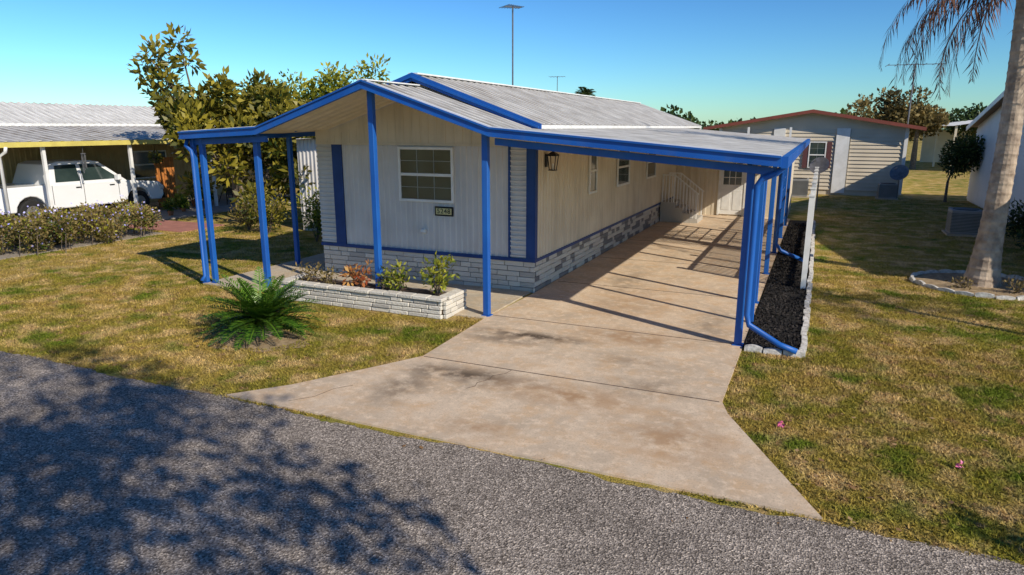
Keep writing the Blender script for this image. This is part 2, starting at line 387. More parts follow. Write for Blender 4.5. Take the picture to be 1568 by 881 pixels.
ribbon("roof_fascia_inner",[(-10.65,12.11,EZ+.0),(RX,12.11,RZ+.0),(-4.86,12.11,EZ-.0)],.04,(0,.038,0),blue,home)
ribbon("eave_trim",[(-4.86,12.2,EZ+.02),(-4.86,30.8,EZ+.02)],.07,(.03,0,0),white,home)
ribbon("rear_fascia",[(-10.65,30.82,EZ+.04),(RX,30.82,RZ+.06),(-4.82,30.82,EZ+.04)],.17,(0,.04,0),white,home)
box("addition_base",(-15.3,X0-.01),(17.55,22),(0,.5),mortar,home)
m=Multi();blocks(m,(-15.3,17.56,0),(1,0,0),(0,-1,0),4.9,.5,.4,.1,.03,[.6,.8,1,.4]);m.make("addition_blocks",blockm,home)
box("addition_core",(-15.3,X0-.01),(17.5,22),(.5,2.95),greyw,home)
ribbed("addition_siding",(-15.3,17.49,.5),(1,0,0),(0,0,1),4.9,2.45,.15,.025,greyw,home,N=(0,-1,0))
window_y(home,"addition_window",-14.3,-13.3,1.4,2.7,17.46,2)
mesh("addition_roof",[(-15.6,17.2,2.9),(-10.4,17.2,3.2),(-10.4,22.2,3.2),(-15.6,22.2,2.9)],[(0,1,2,3)],roofm,home)
box("utility_room",(-5.05,-.95),(27.0,30),(0,2.75),cream,home)
ribbed("utility_siding",(-5.05,26.995,.02),(1,0,0),(0,0,1),4.1,2.72,.3,.012,cream,home,N=(0,-1,0))
m=Multi();dx0,dx1=-3.45,-2.45
m.box(dx0,dx0+.07,26.93,26.98,.05,2.2);m.box(dx1-.07,dx1,26.93,26.98,.05,2.2);m.box(dx0+.07,dx1-.07,26.93,26.98,2.12,2.2)
m.box(dx0+.072,dx1-.072,26.95,26.978,.08,2.115)
m.box(dx0+.15,dx0+.45,26.94,26.949,.25,1.0);m.box(dx1-.45,dx1-.15,26.94,26.949,.25,1.0)
m.make("utility_door",white,home,bev=.004)
mesh("utility_door_glass",[(dx0+.18,26.944,1.2),(dx1-.18,26.944,1.2),(dx1-.18,26.944,2.0),(dx0+.18,26.944,2.0)],[(0,1,2,3)],glass,home)
m=Multi()
for i in range(1,3):
    xx=dx0+.18+(dx1-dx0-.36)*i/3;m.box(xx-.012,xx+.012,26.932,26.943,1.2,2.0)
    zz=1.2+.8*i/3;m.box(dx0+.18,dx1-.18,26.934,26.942,zz-.012,zz+.012)
m.make("utility_door_bars",white,home)
st=empty("entry_steps")
m=Multi()
m.box(X1+.03,-4.55,24.3,25.5,.02,.72)
for i in range(3): m.box(-4.548+i*.27,-4.552+(i+1)*.27,24.3,25.5,.02,.54-.18*i)
m.make("steps",blockm,st)
m=Multi()
for y in (24.33,25.47):
    for x,z in ((X1+.08,.72),(-4.6,.72),(-3.8,.1)): m.beam((x,y,z),(x,y,z+.95),.04,.04)
    m.beam((X1+.05,y,1.67),(-4.6,y,1.67),.05,.04);m.beam((-4.6,y,1.67),(-3.75,y,1.03),.05,.04)
    for k in range(1,7):
        t=k/7;x=-4.6+.8*t;m.beam((x,y,.72-.62*t),(x,y,1.66-.6*t),.022,.022)
    for k in range(1,4): m.beam((X1+.08+k*.11,y,.72),(X1+.08+k*.11,y,1.66),.022,.022)
m.make("railing",white,st)
# ---------------------------------------------------------------- awning and carport
cp=empty("blue_carport")
XE=-.50
prof=[(-12.05,3.20),(-9.98,3.30),(-7.47,4.10),(-5.0,3.29),(XE,2.90)]
def rz(x):
    for (a,za),(b,zb) in zip(prof,prof[1:]):
        if a<=x<=b: return za+(zb-za)*(x-a)/(b-a)
    return 2.9
yA=10.3
slope("awning_left_gable",-7.47,4.05,-9.98,3.25,yA+.05,12.46,ceil,cp,.3,.025,False)
slope("awning_right_gable",-7.47,4.05,-5.0,3.24,yA+.05,12.46,roofm,cp,.3,.03)
slope("awning_left_wing",-9.98,3.25,-12.05,3.15,yA+.05,13.2,ceil,cp,.3,.025,False)
slope("carport_deck",-5.0,3.235,XE,2.86,yA+.05,27.3,roofm,cp,.3,.03)
def sheet(name,x0,z0,x1,z1,y0,y1,mat): mesh(name,[(x0,y0,z0),(x1,y0,z1),(x1,y1,z1),(x0,y1,z0)],[(0,3,2,1)],mat,cp)
sheet("soffit_right_gable",-7.47,4.035,-5.0,3.225,yA+.05,12.46,ceil)
sheet("soffit_carport",-5.0,3.22,XE,2.845,yA+.05,27.3,ceil)
m=Multi();m.beam((-7.47,yA,4.11),(-7.47,12.1,4.11),.18,.02);m.make("awning_ridge_cap",white,cp)
P=lambda y,dz=0:[(x,y,z+dz) for x,z in prof]
ribbon("front_fascia",P(yA),.14,(0,.05,0),blue,cp)
ribbon("front_fascia_lip",P(yA-.03,.012),.03,(0,.028,0),blue,cp)
ribbon("front_fascia_bottom",P(yA-.02,-.115),.025,(0,.018,0),blue,cp)
ribbon("front_white_edge",P(yA+.052,.025),.03,(0,.03,0),white,cp)
ribbon("header_beam",[(-12.0,10.52,3.05),(-9.98,10.52,3.13)],.11,(0,.08,0),blue,cp)
ribbon("carport_header",[(-5.0,10.52,3.12),(XE-.03,10.52,2.73)],.11,(0,.08,0),blue,cp)
ribbon("left_fascia",[(-12.05,yA+.05,3.2),(-12.05,13.2,3.2)],.15,(.05,0,0),blue,cp)
ribbon("left_rear_fascia",[(-12.05,13.2,3.2),(-10.4,13.2,3.28)],.15,(0,.05,0),blue,cp)
ribbon("right_gutter",[(XE,yA+.052,2.9),(XE,27.3,2.9)],.16,(.09,0,0),blue,cp)
ribbon("right_beam",[(-.97,10.6,2.83),(-.97,27,2.83)],.12,(.07,0,0),blue,cp)
m=Multi()
def post(x,y,w=.11,top=None):
    m.box(x-w/2,x+w/2,y-w/2,y+w/2,.036,top if top else rz(x)-.13)
    m.box(x-w/2-.03,x+w/2+.03,y-w/2-.03,y+w/2+.03,.0,.035)
post(-11.93,10.52,.09);post(-11.72,10.56,.10);post(-10.38,10.7,.11);post(-7.5,10.6,.11);post(-5.2,10.58,.11);post(-11.56,12.97,.1)
post(-.91,10.64,.11,2.72);post(-.84,12.0,.08,2.72)
for y in (13.5,16.4,19.3,22.1,25.0): post(-.91,y,.10,2.71)
m.make("posts",blue,cp,bev=.008)
m=Multi()
for y in (13.5,16.4,19.3,22.1,25): m.beam((-5.0,y,3.165),(XE-.08,y,2.77),.06,.1)
m.make("rafters",ceil,cp)
m=Multi()
xg=XE+.04
m.tube([(xg,10.5,2.76),(-.56,10.5,2.66),(-.74,10.5,2.58),(-.80,10.5,2.48),(-.80,10.5,2.2),(-.80,10.5,.55),(-.76,10.48,.40),(-.3,10.42,.16),(-.06,10.38,.10)],.045,12)
m.tube([(xg,17.9,2.76),(-.56,17.9,2.66),(-.76,17.9,2.5),(-.82,17.9,2.3),(-.82,17.9,.5),(-.7,17.9,.33),(-.15,17.9,.12)],.045,12)
m.tube([(-12.0,10.45,3.05),(-12.0,10.4,2.93),(-11.86,10.4,2.82),(-11.84,10.4,2.7),(-11.84,10.4,.2),(-11.84,10.3,.1)],.04,12)
m.make("downspouts",blue,cp,smooth=True)
tr=empty("blue_lattice_trellis");m=Multi()
for k in range(8): m.box(-.935,-.915,19.5+k*.35,19.53+k*.35,.9,2.5)
for k in range(6): m.box(-.914,-.90,19.4,22.05,.95+k*.3,.98+k*.3)
m.make("slats",blue,tr)
# ---------------------------------------------------------------- bed + fence
bd=empty("mulch_bed")
box("mulch",(-.80,-.02),(10.5,26.4),(-.02,.05),mulch,bd)
n=9000;q=np.stack([rng.uniform(-.79,-.03,n),10.5+15*rng.random(n)**1.6,.045+.03*rng.random(n)],1)
a=rng.normal(size=(n,3));a/=np.linalg.norm(a,axis=1)[:,None];b_=np.cross(a,rng.normal(size=(n,3)));b_/=np.linalg.norm(b_,axis=1)[:,None]
s=(.015+.025*rng.random(n))[:,None];fast("mulch_chips",np.stack([q-a*s,q-b_*s*.4,q+a*s,q+b_*s*.4],1).reshape(-1,3),4,M("mulch_chip",(.008,.008,.008),(.06,.05,.045),attr=True,rough=.9),bd,rng.random(n)**2)
def curb(path,name,par,bl=.24,w=.10,h=.10):
    m=Multi()
    for a,b in zip(path,path[1:]):
        a=Vector((*a,0));b=Vector((*b,0));d=b-a;n=max(1,int(d.length/bl));d/=n
        u=d.normalized();s=Vector((-u.y,u.x,0))
        for i in range(n):
            o=a+d*i;hh=h*random.uniform(.8,1.15);off=random.uniform(-.016,.016)
            p=[];N=5
            for k in range(N+1):
                t=k/N;z=hh*(.72+.28*math.sin(math.pi*t))
                q=o+d*(.03+.94*t)+s*off
                p+=[q-s*w/2+Vector((0,0,-.02)),q+s*w/2+Vector((0,0,-.02)),q+s*w/2*.8+Vector((0,0,z)),q-s*w/2*.8+Vector((0,0,z))]
            F=[(0,1,2,3),(4*N+3,4*N+2,4*N+1,4*N)]
            for k in range(N):
                e=4*k;F+=[(e+jj,e+4+jj,e+4+(jj+1)%4,e+(jj+1)%4) for jj in range(4)]
            m.add(p,F,random.random())
    return m.make(name,curbm,par)
curb([(-.80,10.44),(.02,10.46),(.03,18),(-.02,26.4)],"curb",bd)
fn=empty("white_vinyl_fence");m=Multi()
for y in np.arange(15.0,26,1.8): m.box(-.14,-.04,y-.05,y+.05,.0,1.95);m.box(-.155,-.025,y-.065,y+.065,1.95,1.98)
for z in (.25,1.0,1.8): m.box(-.11,-.07,15,25.8,z-.04,z+.04)
for y in np.arange(15.15,25.8,.15): m.box(-.098,-.082,y-.03,y+.03,.2,1.85)
m.make("pickets_and_posts",white,fn)
# ---------------------------------------------------------------- planter
pl=empty("block_planter");m=Multi()
PW=[.9,1,.95,.85,1,.7,.5]
blocks(m,(-9.45,10.12,0),(1,0,0),(0,-1,0),3.62,.32,.4,.08,.06,PW)
blocks(m,(-5.83,10.10,0),(0,1,0),(1,0,0),.78,.32,.4,.08,.06,PW)
blocks(m,(-9.42,10.1,0),(0,1,0),(-1,0,0),.78,.32,.4,.08,.06,PW)
m.make("blocks",blockm,pl,bev=.01)
m=Multi()
for i in range(12):
    dz=random.uniform(-.006,.008);dy=random.uniform(-.012,.012);m.box(-9.5+i*.309,-9.5+i*.309+.30,10.02+dy,10.22+dy,.322,.385+dz,random.uniform(.7,1))
for i in range(3): m.box(-5.98,-5.76,10.24+i*.22,10.24+i*.22+.21,.322,.385,.95)
for i in range(3): m.box(-9.5,-9.3,10.24+i*.22,10.24+i*.22+.21,.322,.385,.95)
m.make("cap_blocks",blockm,pl,bev=.012)
box("back",(-9.4,-5.85),(10.82,10.88),(.03,.3),blockm,pl);box("soil",(-9.4,-5.85),(10.12,10.82),(.0,.30),soil,pl)
# ---------------------------------------------------------------- vegetation
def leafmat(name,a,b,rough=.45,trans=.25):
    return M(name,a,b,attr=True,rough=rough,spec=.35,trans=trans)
magn=leafmat("magnolia_leaf",(.02,.04,.006),(.38,.31,.035))
bright=leafmat("bright_leaf",(.05,.10,.010),(.44,.42,.045))
dark=leafmat("dark_leaf",(.012,.028,.008),(.08,.12,.025))
sagom=leafmat("sago_leaf",(.012,.055,.006),(.14,.27,.025),.4,.1)
palmg=leafmat("palm_leaf",(.03,.06,.015),(.12,.15,.04))
palmd=leafmat("dry_palm_leaf",(.055,.022,.015),(.22,.105,.06),.8,.1)
hedgem=leafmat("hedge_leaf",(.07,.06,.02),(.34,.25,.09),.7)
croton=leafmat("croton_leaf",(.35,.08,.03),(.55,.32,.10),.5)
flower=M("plumbago_flower",(.35,.33,.75),(.6,.58,.9),attr=True)
trunkp=M("palm_bark",(.26,.20,.15),(.50,.40,.30),5,.9,bump=.8,bscale=12)
def leaves(name,centers,n,size,mat,parent,aspect=.4,up=.3,mean=.35):
    cs=np.array([c[:3] for c in centers]);rs=np.array([c[3] for c in centers])
    w=rs**2/np.sum(rs**2);idx=rng.choice(len(cs),n,p=w)
    d=rng.normal(size=(n,3));d/=np.linalg.norm(d,axis=1)[:,None]
    rr=rng.random(n)**.45
    pos=cs[idx]+d*(rs[idx]*rr)[:,None]
    ax=d+rng.normal(size=(n,3))*.8;ax[:,2]+=up;ax/=np.linalg.norm(ax,axis=1)[:,None]
    sd=np.cross(ax,rng.normal(size=(n,3)));sd/=np.linalg.norm(sd,axis=1)[:,None]
    s=size*(.6+.8*rng.random(n))[:,None]
    nn=np.cross(ax,sd)
    V=np.stack([pos,pos+ax*s*.5+sd*s*aspect*.5+nn*s*.06,pos+ax*s,pos+ax*s*.5-sd*s*aspect*.5+nn*s*.06],1).reshape(-1,3)
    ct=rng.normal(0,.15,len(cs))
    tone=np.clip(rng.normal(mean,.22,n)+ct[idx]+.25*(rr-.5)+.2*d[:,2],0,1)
    return fast(name,V,4,mat,parent,tone)
def grow(Mu,p,d,L_,r,depth,tips,spread=.6,up=.25,kids=3):
    p=Vector(p);d=Vector(d).normalized();pts=[p];rad=[r]
    for i in range(4):
        d=(d+Vector((random.gauss(0,.12),random.gauss(0,.12),random.gauss(0,.08)+up*.1))).normalized()
        p=p+d*L_/4;pts.append(p);rad.append(r*(1-.1*(i+1)))
    Mu.tube(pts,rad,7 if r>.04 else 5)
    if depth==0: tips.append(p);return
    for k in range(kids):
        a=random.uniform(0,6.28)+k*6.28/kids
        s=d.orthogonal().normalized();t=d.cross(s)
        nd=d+ (s*math.cos(a)+t*math.sin(a))*spread*random.uniform(.7,1.3)+Vector((0,0,up*.4))
        q=pts[random.choice([2,3,4])] if k else p
        grow(Mu,q,nd,L_*random.uniform(.62,.85),r*.58,depth-1,tips,spread,up,kids)
def tree(name,base,trunkH,L_,r,depth,lmat,nl,lsize,cr,kids=3,spread=.6,up=.25,lean=(0,0),trunks=1):
    E=empty(name);m=Multi();tips=[]
    for k in range(trunks):
        a=k*6.28/trunks+.5
        d=Vector((lean[0]+(.3*math.cos(a) if trunks>1 else 0),lean[1]+(.3*math.sin(a) if trunks>1 else 0),1))
        b=Vector(base)+Vector((.12*math.cos(a),.12*math.sin(a),-.05)) if trunks>1 else Vector(base)
        p=b+d*trunkH;m.tube([b,b+d*trunkH*.1,b+d*trunkH*.5,p],[r*1.4,r*1.1,r,r*.9],9)
        grow(m,p,d,L_,r*.8,depth,tips,spread,up,kids)
    m.make("trunk_and_limbs",bark,E,smooth=True)
    if nl: leaves("foliage",[(t.x,t.y,t.z,cr*random.uniform(.7,1.3)) for t in tips],nl,lsize,lmat,E)
    return E,tips
def frond(V,R,base,az,el,length,droop,ll,n,width=.03,vshape=.5,hang=0,mean=.45):
    p=Vector(base);e=el;ca,sa=math.cos(az),math.sin(az)
    step=length/n;side=Vector((-sa,ca,0))
    for i in range(n):
        t=i/n
        d=Vector((ca*math.cos(e),sa*math.cos(e),math.sin(e)))
        q=p+d*step
        up=d.cross(side).normalized()
        if up.z<0 and not hang: up=-up
        w=.018*(1-t)+.006
        V.extend([p-side*w,p+side*w,q+side*w,q-side*w]);R.append(.6)
        l=ll*(math.sin(math.pi*min(1,(t*.92+.08)))**.6)
        if hang: l*=random.uniform(.55,1.1)
        if t>.08:
            for s in (-1,1):
                dd=(side*s+d*.55+up*vshape*(1-hang)+Vector((0,0,-1))*hang*1.5+Vector((random.gauss(0,.08),random.gauss(0,.08),random.gauss(0,.08)))*(1+3*hang)).normalized()
                tip=p+dd*l+Vector((0,0,-l*.12));wd=d*width/2
                mid=p+dd*l*.5
                V.extend([p-wd*.6,mid-wd,tip,mid+wd]);R.append(min(1,max(0,random.gauss(mean,.25))))
        p=q;e-=droop/n
E=empty("sago_palm");V=[];R=[]
for i in range(80):
    t=(i/80)**.8;el=math.radians(70-72*t+random.uniform(-6,6))
    frond(V,R,(-8.03,8.08,.24),i*2.4+random.uniform(-.2,.2),el,random.uniform(.84,1.04),random.uniform(.35,.8),.17,28,.028,.35,0,.2+.35*(1-t))
fast("fronds",np.array([tuple(v) for v in V]),4,sagom,E,np.array(R))
m=Multi();m.tube([(-8.03,8.08,-.05),(-8.03,8.08,.12),(-8.03,8.08,.28)],[.17,.18,.1],12);m.make("trunk",bark,E)
bmat=M("bare_soil",(.24,.17,.09),(.44,.33,.20),8,.95,bump=1,bscale=40)
pts=[(-8.0+(.62+.2*random.random())*math.cos(a)*1.3,7.9+(.50+.18*random.random())*math.sin(a)) for a in np.linspace(0,6.28,36)[:-1]]
mesh("bare_soil_patch",[(x,y,.006) for x,y in pts],[tuple(range(len(pts)))],bmat)
def bush(name,c,r,h,n,size,mat,stems=7,mean=.35):
    E=empty(name);m=Multi();cs=[]
    for i in range(stems):
        a=random.uniform(0,6.28);q=Vector((c[0]+r*.75*math.cos(a)*random.uniform(.3,1),c[1]+r*.75*math.sin(a)*random.uniform(.3,1),c[2]+h*random.uniform(.55,1)))
        m.tube([(c[0],c[1],c[2]-.02),((c[0]+q.x)/2,(c[1]+q.y)/2,c[2]+(q.z-c[2])*.6),q],[.012,.008,.005],5);cs.append((q.x,q.y,q.z-.1*h,r*.42))
        cs.append(((c[0]+q.x)/2,(c[1]+q.y)/2,c[2]+(q.z-c[2])*.55,r*.35))
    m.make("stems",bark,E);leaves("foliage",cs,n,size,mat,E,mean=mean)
bush("croton_plant",(-7.85,10.45,.3),.34,.5,170,.12,croton,8)
bush("green_shrub",(-6.95,10.45,.3),.36,.6,300,.10,bright,9)
bush("green_shrub",(-6.15,10.5,.3),.42,.68,330,.11,bright,10)
bush("low_shrub",(-9.1,10.5,.3),.3,.35,150,.08,hedgem,7)
bush("low_shrub",(-8.6,10.4,.3),.28,.28,120,.08,hedgem,6)
bush("low_shrub",(-7.3,10.4,.3),.25,.25,80,.07,hedgem,5)
E,t=tree("magnolia_tree",(-18.6,18.4,0),.9,1.5,.11,3,magn,0,.2,.5,kids=3,spread=.6,up=.3,trunks=3)
tc=[(q.x,q.y,q.z*.93,.42*random.uniform(.6,1.3)) for q in t]+[(-18.6+random.gauss(0,1.25),18.4+random.gauss(0,.8),random.uniform(.9,4.6),.5) for _ in range(42)]
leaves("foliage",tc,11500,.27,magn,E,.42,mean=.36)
m=Multi();b=(-19.9,17.9,3.2);tp=[]
for k in range(5):
    q=(-20.4+random.gauss(0,.5),17.2+random.gauss(0,.4),4.7+k*.36);m.tube([b,((b[0]+q[0])/2,(b[1]+q[1])/2,(b[2]+q[2])/2+.2),q],[.05,.035,.015],6);tp.append((*q,.42));tp.append((q[0]+.2,q[1]+.2,q[2]-.6,.35))
m.make("upper_limbs",bark,E);leaves("upper_foliage",tp,620,.28,magn,E,.42)
E,t=tree("broadleaf_tree",(-18.3,22.5,0),1.5,1.5,.12,3,bright,0,.17,.6,kids=3,spread=.5,up=.3,trunks=2)
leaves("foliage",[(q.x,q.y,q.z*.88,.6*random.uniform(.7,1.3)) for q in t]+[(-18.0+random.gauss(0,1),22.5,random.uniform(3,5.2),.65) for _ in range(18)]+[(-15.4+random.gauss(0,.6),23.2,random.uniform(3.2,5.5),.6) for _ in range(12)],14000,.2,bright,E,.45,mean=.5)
bush("green_shrub",(-13.4,15.9,0),.8,1.5,1500,.12,bright,14)
bush("green_shrub",(-15.8,16.5,0),.9,1.3,1400,.11,magn,14)
bush("green_shrub",(-17.0,16.9,0),.6,.8,700,.11,hedgem,10)
E=empty("flowering_hedge")
hc=[(-19.6+random.gauss(0,.45),y+random.gauss(0,.1),random.uniform(.25,.82),random.uniform(.18,.4)) for y in np.arange(10.6,15.0,.075)]
leaves("foliage",hc,14000,.085,hedgem,E,.5,mean=.42)
leaves("green_foliage",hc,4500,.08,bright,E,.5,mean=.25)
leaves("flowers",[(a,b,c+.12,r) for a,b,c,r in hc],620,.065,flower,E,.9)
m=Multi()
for a,b,c,r in hc: m.tube([(a,b,-.02),(a+.1,b,c*.6),(a,b+.1,c)],[.012,.01,.006],5)
m.make("stems",bark,E)
box("mulch_strip",(-20.6,-18.9),(10.3,15.2),(-.01,.02),M("pebble_mulch",(.25,.2,.15),(.4,.36,.3),40,.9,bump=1,bscale=60),E)
# palm at right
E=empty("palm_tree");px_,py_=3.40,17.2
m=Multi();zs=np.arange(0,6.5,.05);pp=[];rr=[]
for i,z in enumerate(zs):
    pp.append((px_+.12*math.sin(z*.4)-.01*z,py_+.01*z,z-.03));rr.append((.21+.16*math.exp(-z*1.5)-.004*z)*(1.045 if i%4==0 else 1.0))
m.tube(pp,rr,18);m.make("trunk",trunkp,E)
top=pp[-1];V=[];R=[]
for i in range(16): frond(V,R,top,i*2.4,math.radians(random.uniform(30,75)),3.0,random.uniform(1.1,1.8),.6,44,.035,.2,.15)
fast("green_fronds",np.array([tuple(v) for v in V]),4,palmg,E,np.array(R))
V=[];R=[]
for az,ln_,el,dr in ((3.45,3.9,.45,2.2),(3.55,3.7,.25,2.1),(3.15,3.6,.15,2.0),(3.8,3.9,.3,2.1),(2.7,3.3,.1,2.0),(2.3,3.0,0,1.8),(4.2,3.4,.1,1.9),(4.8,3.2,.1,1.9),(3.6,3.2,-.2,1.7),(3.3,2.8,-.5,1.3),(1.2,3,.1,2),(.2,3,0,2),(5.6,3,.1,2),(.4,2.9,-.4,1.4),(5.9,2.9,-.2,1.6)):
    frond(V,R,(top[0],top[1],top[2]-.15),az,el,ln_,dr,.62,54,.036,.0,.95)
fast("dry_fronds",np.array([tuple(v) for v in V]),4,palmd,E,np.array(R))
pr=empty("palm_bed");n=40
mesh("mulch",[(3.4+1.3*math.cos(6.283*i/n),17.1+1.25*math.sin(6.283*i/n),.012) for i in range(n)],[tuple(range(n))],bmat,pr)
curb([(3.4+1.32*math.cos(6.283*i/24),17.1+1.27*math.sin(6.283*i/24)) for i in range(25)],"scalloped_edging",pr,.3,.07,.09)
bush("low_shrub",(3.0,16.6,0),.3,.2,120,.07,hedgem,8)
bush("low_shrub",(3.9,16.5,0),.35,.3,160,.07,hedgem,8)
E=empty("unseen_palm_tree");m=Multi();pp=[(8.4-.25*math.sin(z*.5),10.4+.15*z,z) for z in np.arange(0,5.6,.3)];m.tube(pp,[.10-.006*i*.5 for i in range(len(pp))],10);m.make("trunk",trunkp,E);V=[];R=[]  # unseen palm, added to throw arc shadows across the right lawn
for i in range(14): frond(V,R,pp[-1],i*2.4,random.uniform(0,1.0),2.2,1.8,.5,36,.03,.1,.3)
fast("fronds",np.array([tuple(v) for v in V]),4,palmg,E,np.array(R))
E,t=tree("small_shade_tree",(6.9,4.4,0),1.5,.8,.06,2,dark,1500,.15,.4,kids=3,spread=.6,up=.2)
# broad oak standing across the road behind the viewpoint; its shade falls over the road
st_=random.getstate();random.seed(11)
E,t=tree("oak_tree",(7.5,-3.5,0),3.6,2.5,.15,4,dark,0,.16,.32,kids=3,spread=.9,up=.08)
leaves("foliage",[(q.x,q.y,q.z,.5) for q in t],5200,.15,dark,E,.6)
mt=sum(t,Vector())/len(t)
E.location=(-6.3+1.414*mt.z-mt.x,3.9-.655*mt.z-mt.y,0)
random.setstate(st_)
# ---------------------------------------------------------------- left neighbour
nb=empty("neighbour_house_with_carport")
yf=M("yellow_fascia",(.66,.56,.14),(.54,.45,.12),3,.6)
tan=M("tan_siding",(.55,.41,.20),(.46,.34,.17),2,.7)
nx=-23.2
slope("carport_roof",-27.0,3.32,nx,2.82,6.5,33,roofm,nb,.35,.04)
slope("main_roof",-29.6,4.25,-26.95,3.42,6.5,33,M("white_roofing",(.66,.66,.64),(.50,.50,.48),1.5,.5),nb,.3,.03)
slope("main_roof_back",-29.6,4.25,-32.3,3.42,6.5,33,roofm,nb,.3,.03,False)
ribbon("eave_strip",[(-26.95,6.5,3.44),(-26.95,33,3.44)],.1,(.03,0,0),white,nb)
ribbon("carport_fascia",[(nx,6.5,2.84),(nx,33,2.84)],.16,(.05,0,0),yf,nb)
ribbon("front_fascia",[(-32.3,6.45,3.44),(-29.6,6.45,4.3),(-26.95,6.45,3.44),(nx,6.45,2.84)],.16,(0,.05,0),yf,nb)
box("wall",(-32,-27.2),(7,32.8),(0,3.35),tan,nb)
ribbed("wall_siding",(-27.19,7,.0),(0,1,0),(0,0,1),25.8,3.1,.2,.02,tan,nb,N=(1,0,0))
m=Multi()
for y in (8,11.4,14.6,17.75,21.5,25): m.box(-23.42,-23.32,y-.05,y+.05,0,2.75)
m.make("posts",white,nb)
m=Multi();m.tube([(-23.15,13.35,2.7),(-23.2,13.35,2.55),(-23.45,13.3,2.4),(-23.45,13.3,.1)],.05,10);m.make("downspout",white,nb,smooth=True)
window_x(nb,"window_a",20.6,22.4,1.1,2.3,-27.165);window_x(nb,"window_b",12.5,14.2,1.2,2.3,-27.165)
doorm=M("wood_screen",(.55,.21,.05),(.40,.15,.04),5,.6)
m=Multi()
for k in range(7): m.box(-24.6,-24.56,19.7+k*.13,19.7+k*.13+.10,.1,2.1)
m.box(-24.64,-24.61,19.7,20.6,.3,.38);m.box(-24.64,-24.61,19.7,20.6,1.8,1.88)
m.make("wood_screen_panel",doorm,nb)
box("slab",(-27.1,-21.6),(6.3,27),(-.02,.03),concrete_mat("neighbour_concrete",(.42,.38,.33)),nb)
box("pink_paving",(-21.59,-18.6),(15.6,17.4),(-.02,.022),pinkpave,nb)
pot=M("terracotta",(.35,.13,.06),None)
for (x,y,s) in ((-24.0,21.0,.9),(-23.9,21.6,.6),(-23.7,20.0,.6),(-22.4,18.4,.6),(-23.0,19.5,.5)):
    E=empty("potted_plant");m=Multi();m.tube([(x,y,.03),(x,y,.35*s)],[.13*s,.2*s],14);m.make("pot",pot,E)
    leaves("foliage",[(x,y,.35*s+.35*s,.35*s)],260,.14,bright,E)
for (x,y,z) in ((-23.5,18.9,2.0),):
    E=empty("hanging_basket");m=Multi();m.tube([(x,y,z),(x,y,z+.18)],[.08,.15],12);m.tube([(x,y,z+.15),(x,y,2.72)],.008,5);m.make("basket",black,E)
    leaves("foliage",[(x,y,z+.15,.22)],220,.12,magn,E,up=-.3)
def chair(x,y,a,mat):
    E=empty("patio_chair");m=Multi();w=.25
    for sx in (-w,w):
        for sy in (-w,w): m.beam((sx,sy,0),(sx,sy,.43 if sy<0 else .9),.03,.03)
        m.beam((sx,-w,.62),(sx,w,.62),.05,.025);m.beam((sx,-w,.43),(sx,-w,.62),.03,.03)
    for k in range(6): m.box(-w,w,-w+k*.088,-w+k*.088+.07,.42,.44)
    for k in range(5): m.box(-w+.03+k*.1,-w+.03+k*.1+.06,w-.015,w+.015,.45,.9)
    m.make("frame_and_slats",mat,E);E.location=(x,y,.03);E.rotation_euler=(0,0,a)
chair(-23.2,22.4,1.9,black);chair(-22.9,23.4,1.3,black);chair(-2.6,36.9,2.9,white)
E=empty("wind_chime");m=Multi()
for k in range(5): m.tube([(-23.3+.06*math.cos(k*1.256),15.9+.06*math.sin(k*1.256),1.95-.05*k),(-23.3+.06*math.cos(k*1.256),15.9+.06*math.sin(k*1.256),2.4)],.012,6)
m.tube([(-23.3,15.9,2.4),(-23.3,15.9,2.43)],.09,12);m.tube([(-23.3,15.9,2.4),(-23.3,15.9,2.72)],.006,5);m.make("tubes",galv,E)
E=empty("barbecue_grill");m=Multi();m.tube([(-24.3,22.9,.75),(-24.3,22.9,.85),(-24.3,22.9,1.05),(-24.3,22.9,1.12)],[.2,.32,.25,.05],14)
for a in (0,2.1,4.2): m.beam((-24.3,22.9,.8),(-24.3+.3*math.cos(a),22.9+.3*math.sin(a),.03),.03,.03)
m.make("kettle_and_legs",black,E)
# pickup truck
tk=empty("pickup_truck")
carp=M("truck_paint",(.80,.81,.82),(.76,.77,.78),1,.2,spec=.6)
tyre=M("tyre",(.02,.02,.02),None,rough=.85);rim=M("rim",(.45,.46,.48),None,rough=.3,metal=.8)
y0=14.5;W=.93;xc=-25.35
def arch(cyy,r=.43,n=9): return [(cyy+r*math.cos(math.pi*(1-k/(n-1))),.42+r*math.sin(math.pi*(1-k/(n-1)))) for k in range(n)]
yr,yfw=y0+1.15,y0+4.6
low=[(y0,.45)]+arch(yr)+arch(yfw)+[(y0+5.45,.40),(y0+5.55,.55),(y0+5.55,.85),(y0+5.42,1.0),(y0+4.2,1.12),(y0+3.95,1.14),(y0+.02,1.14)]
n=len(low)
v=[(xc-W,a,b) for a,b in low]+[(xc+W,a,b) for a,b in low]
o=mesh("body",v,[tuple(range(n)),tuple(range(n,2*n))[::-1]]+[(i,n+i,n+(i+1)%n,(i+1)%n) for i in range(n)],carp,tk)
bb=o.modifiers.new("b","BEVEL");bb.width=.04;bb.segments=3;bb.limit_method='ANGLE';bb.angle_limit=.6
cab=[(y0+1.75,1.13),(y0+1.9,1.72),(y0+2.15,1.80),(y0+3.2,1.80),(y0+3.45,1.75),(y0+4.25,1.11)]
n=len(cab);Wt=lambda z:W-.02-(z-1.12)*.28
v=[(xc-Wt(b),a,b) for a,b in cab]+[(xc+Wt(b),a,b) for a,b in cab]
o=mesh("cab",v,[tuple(range(n)),tuple(range(n,2*n))[::-1]]+[(i,n+i,n+(i+1)%n,(i+1)%n) for i in range(n)],carp,tk)
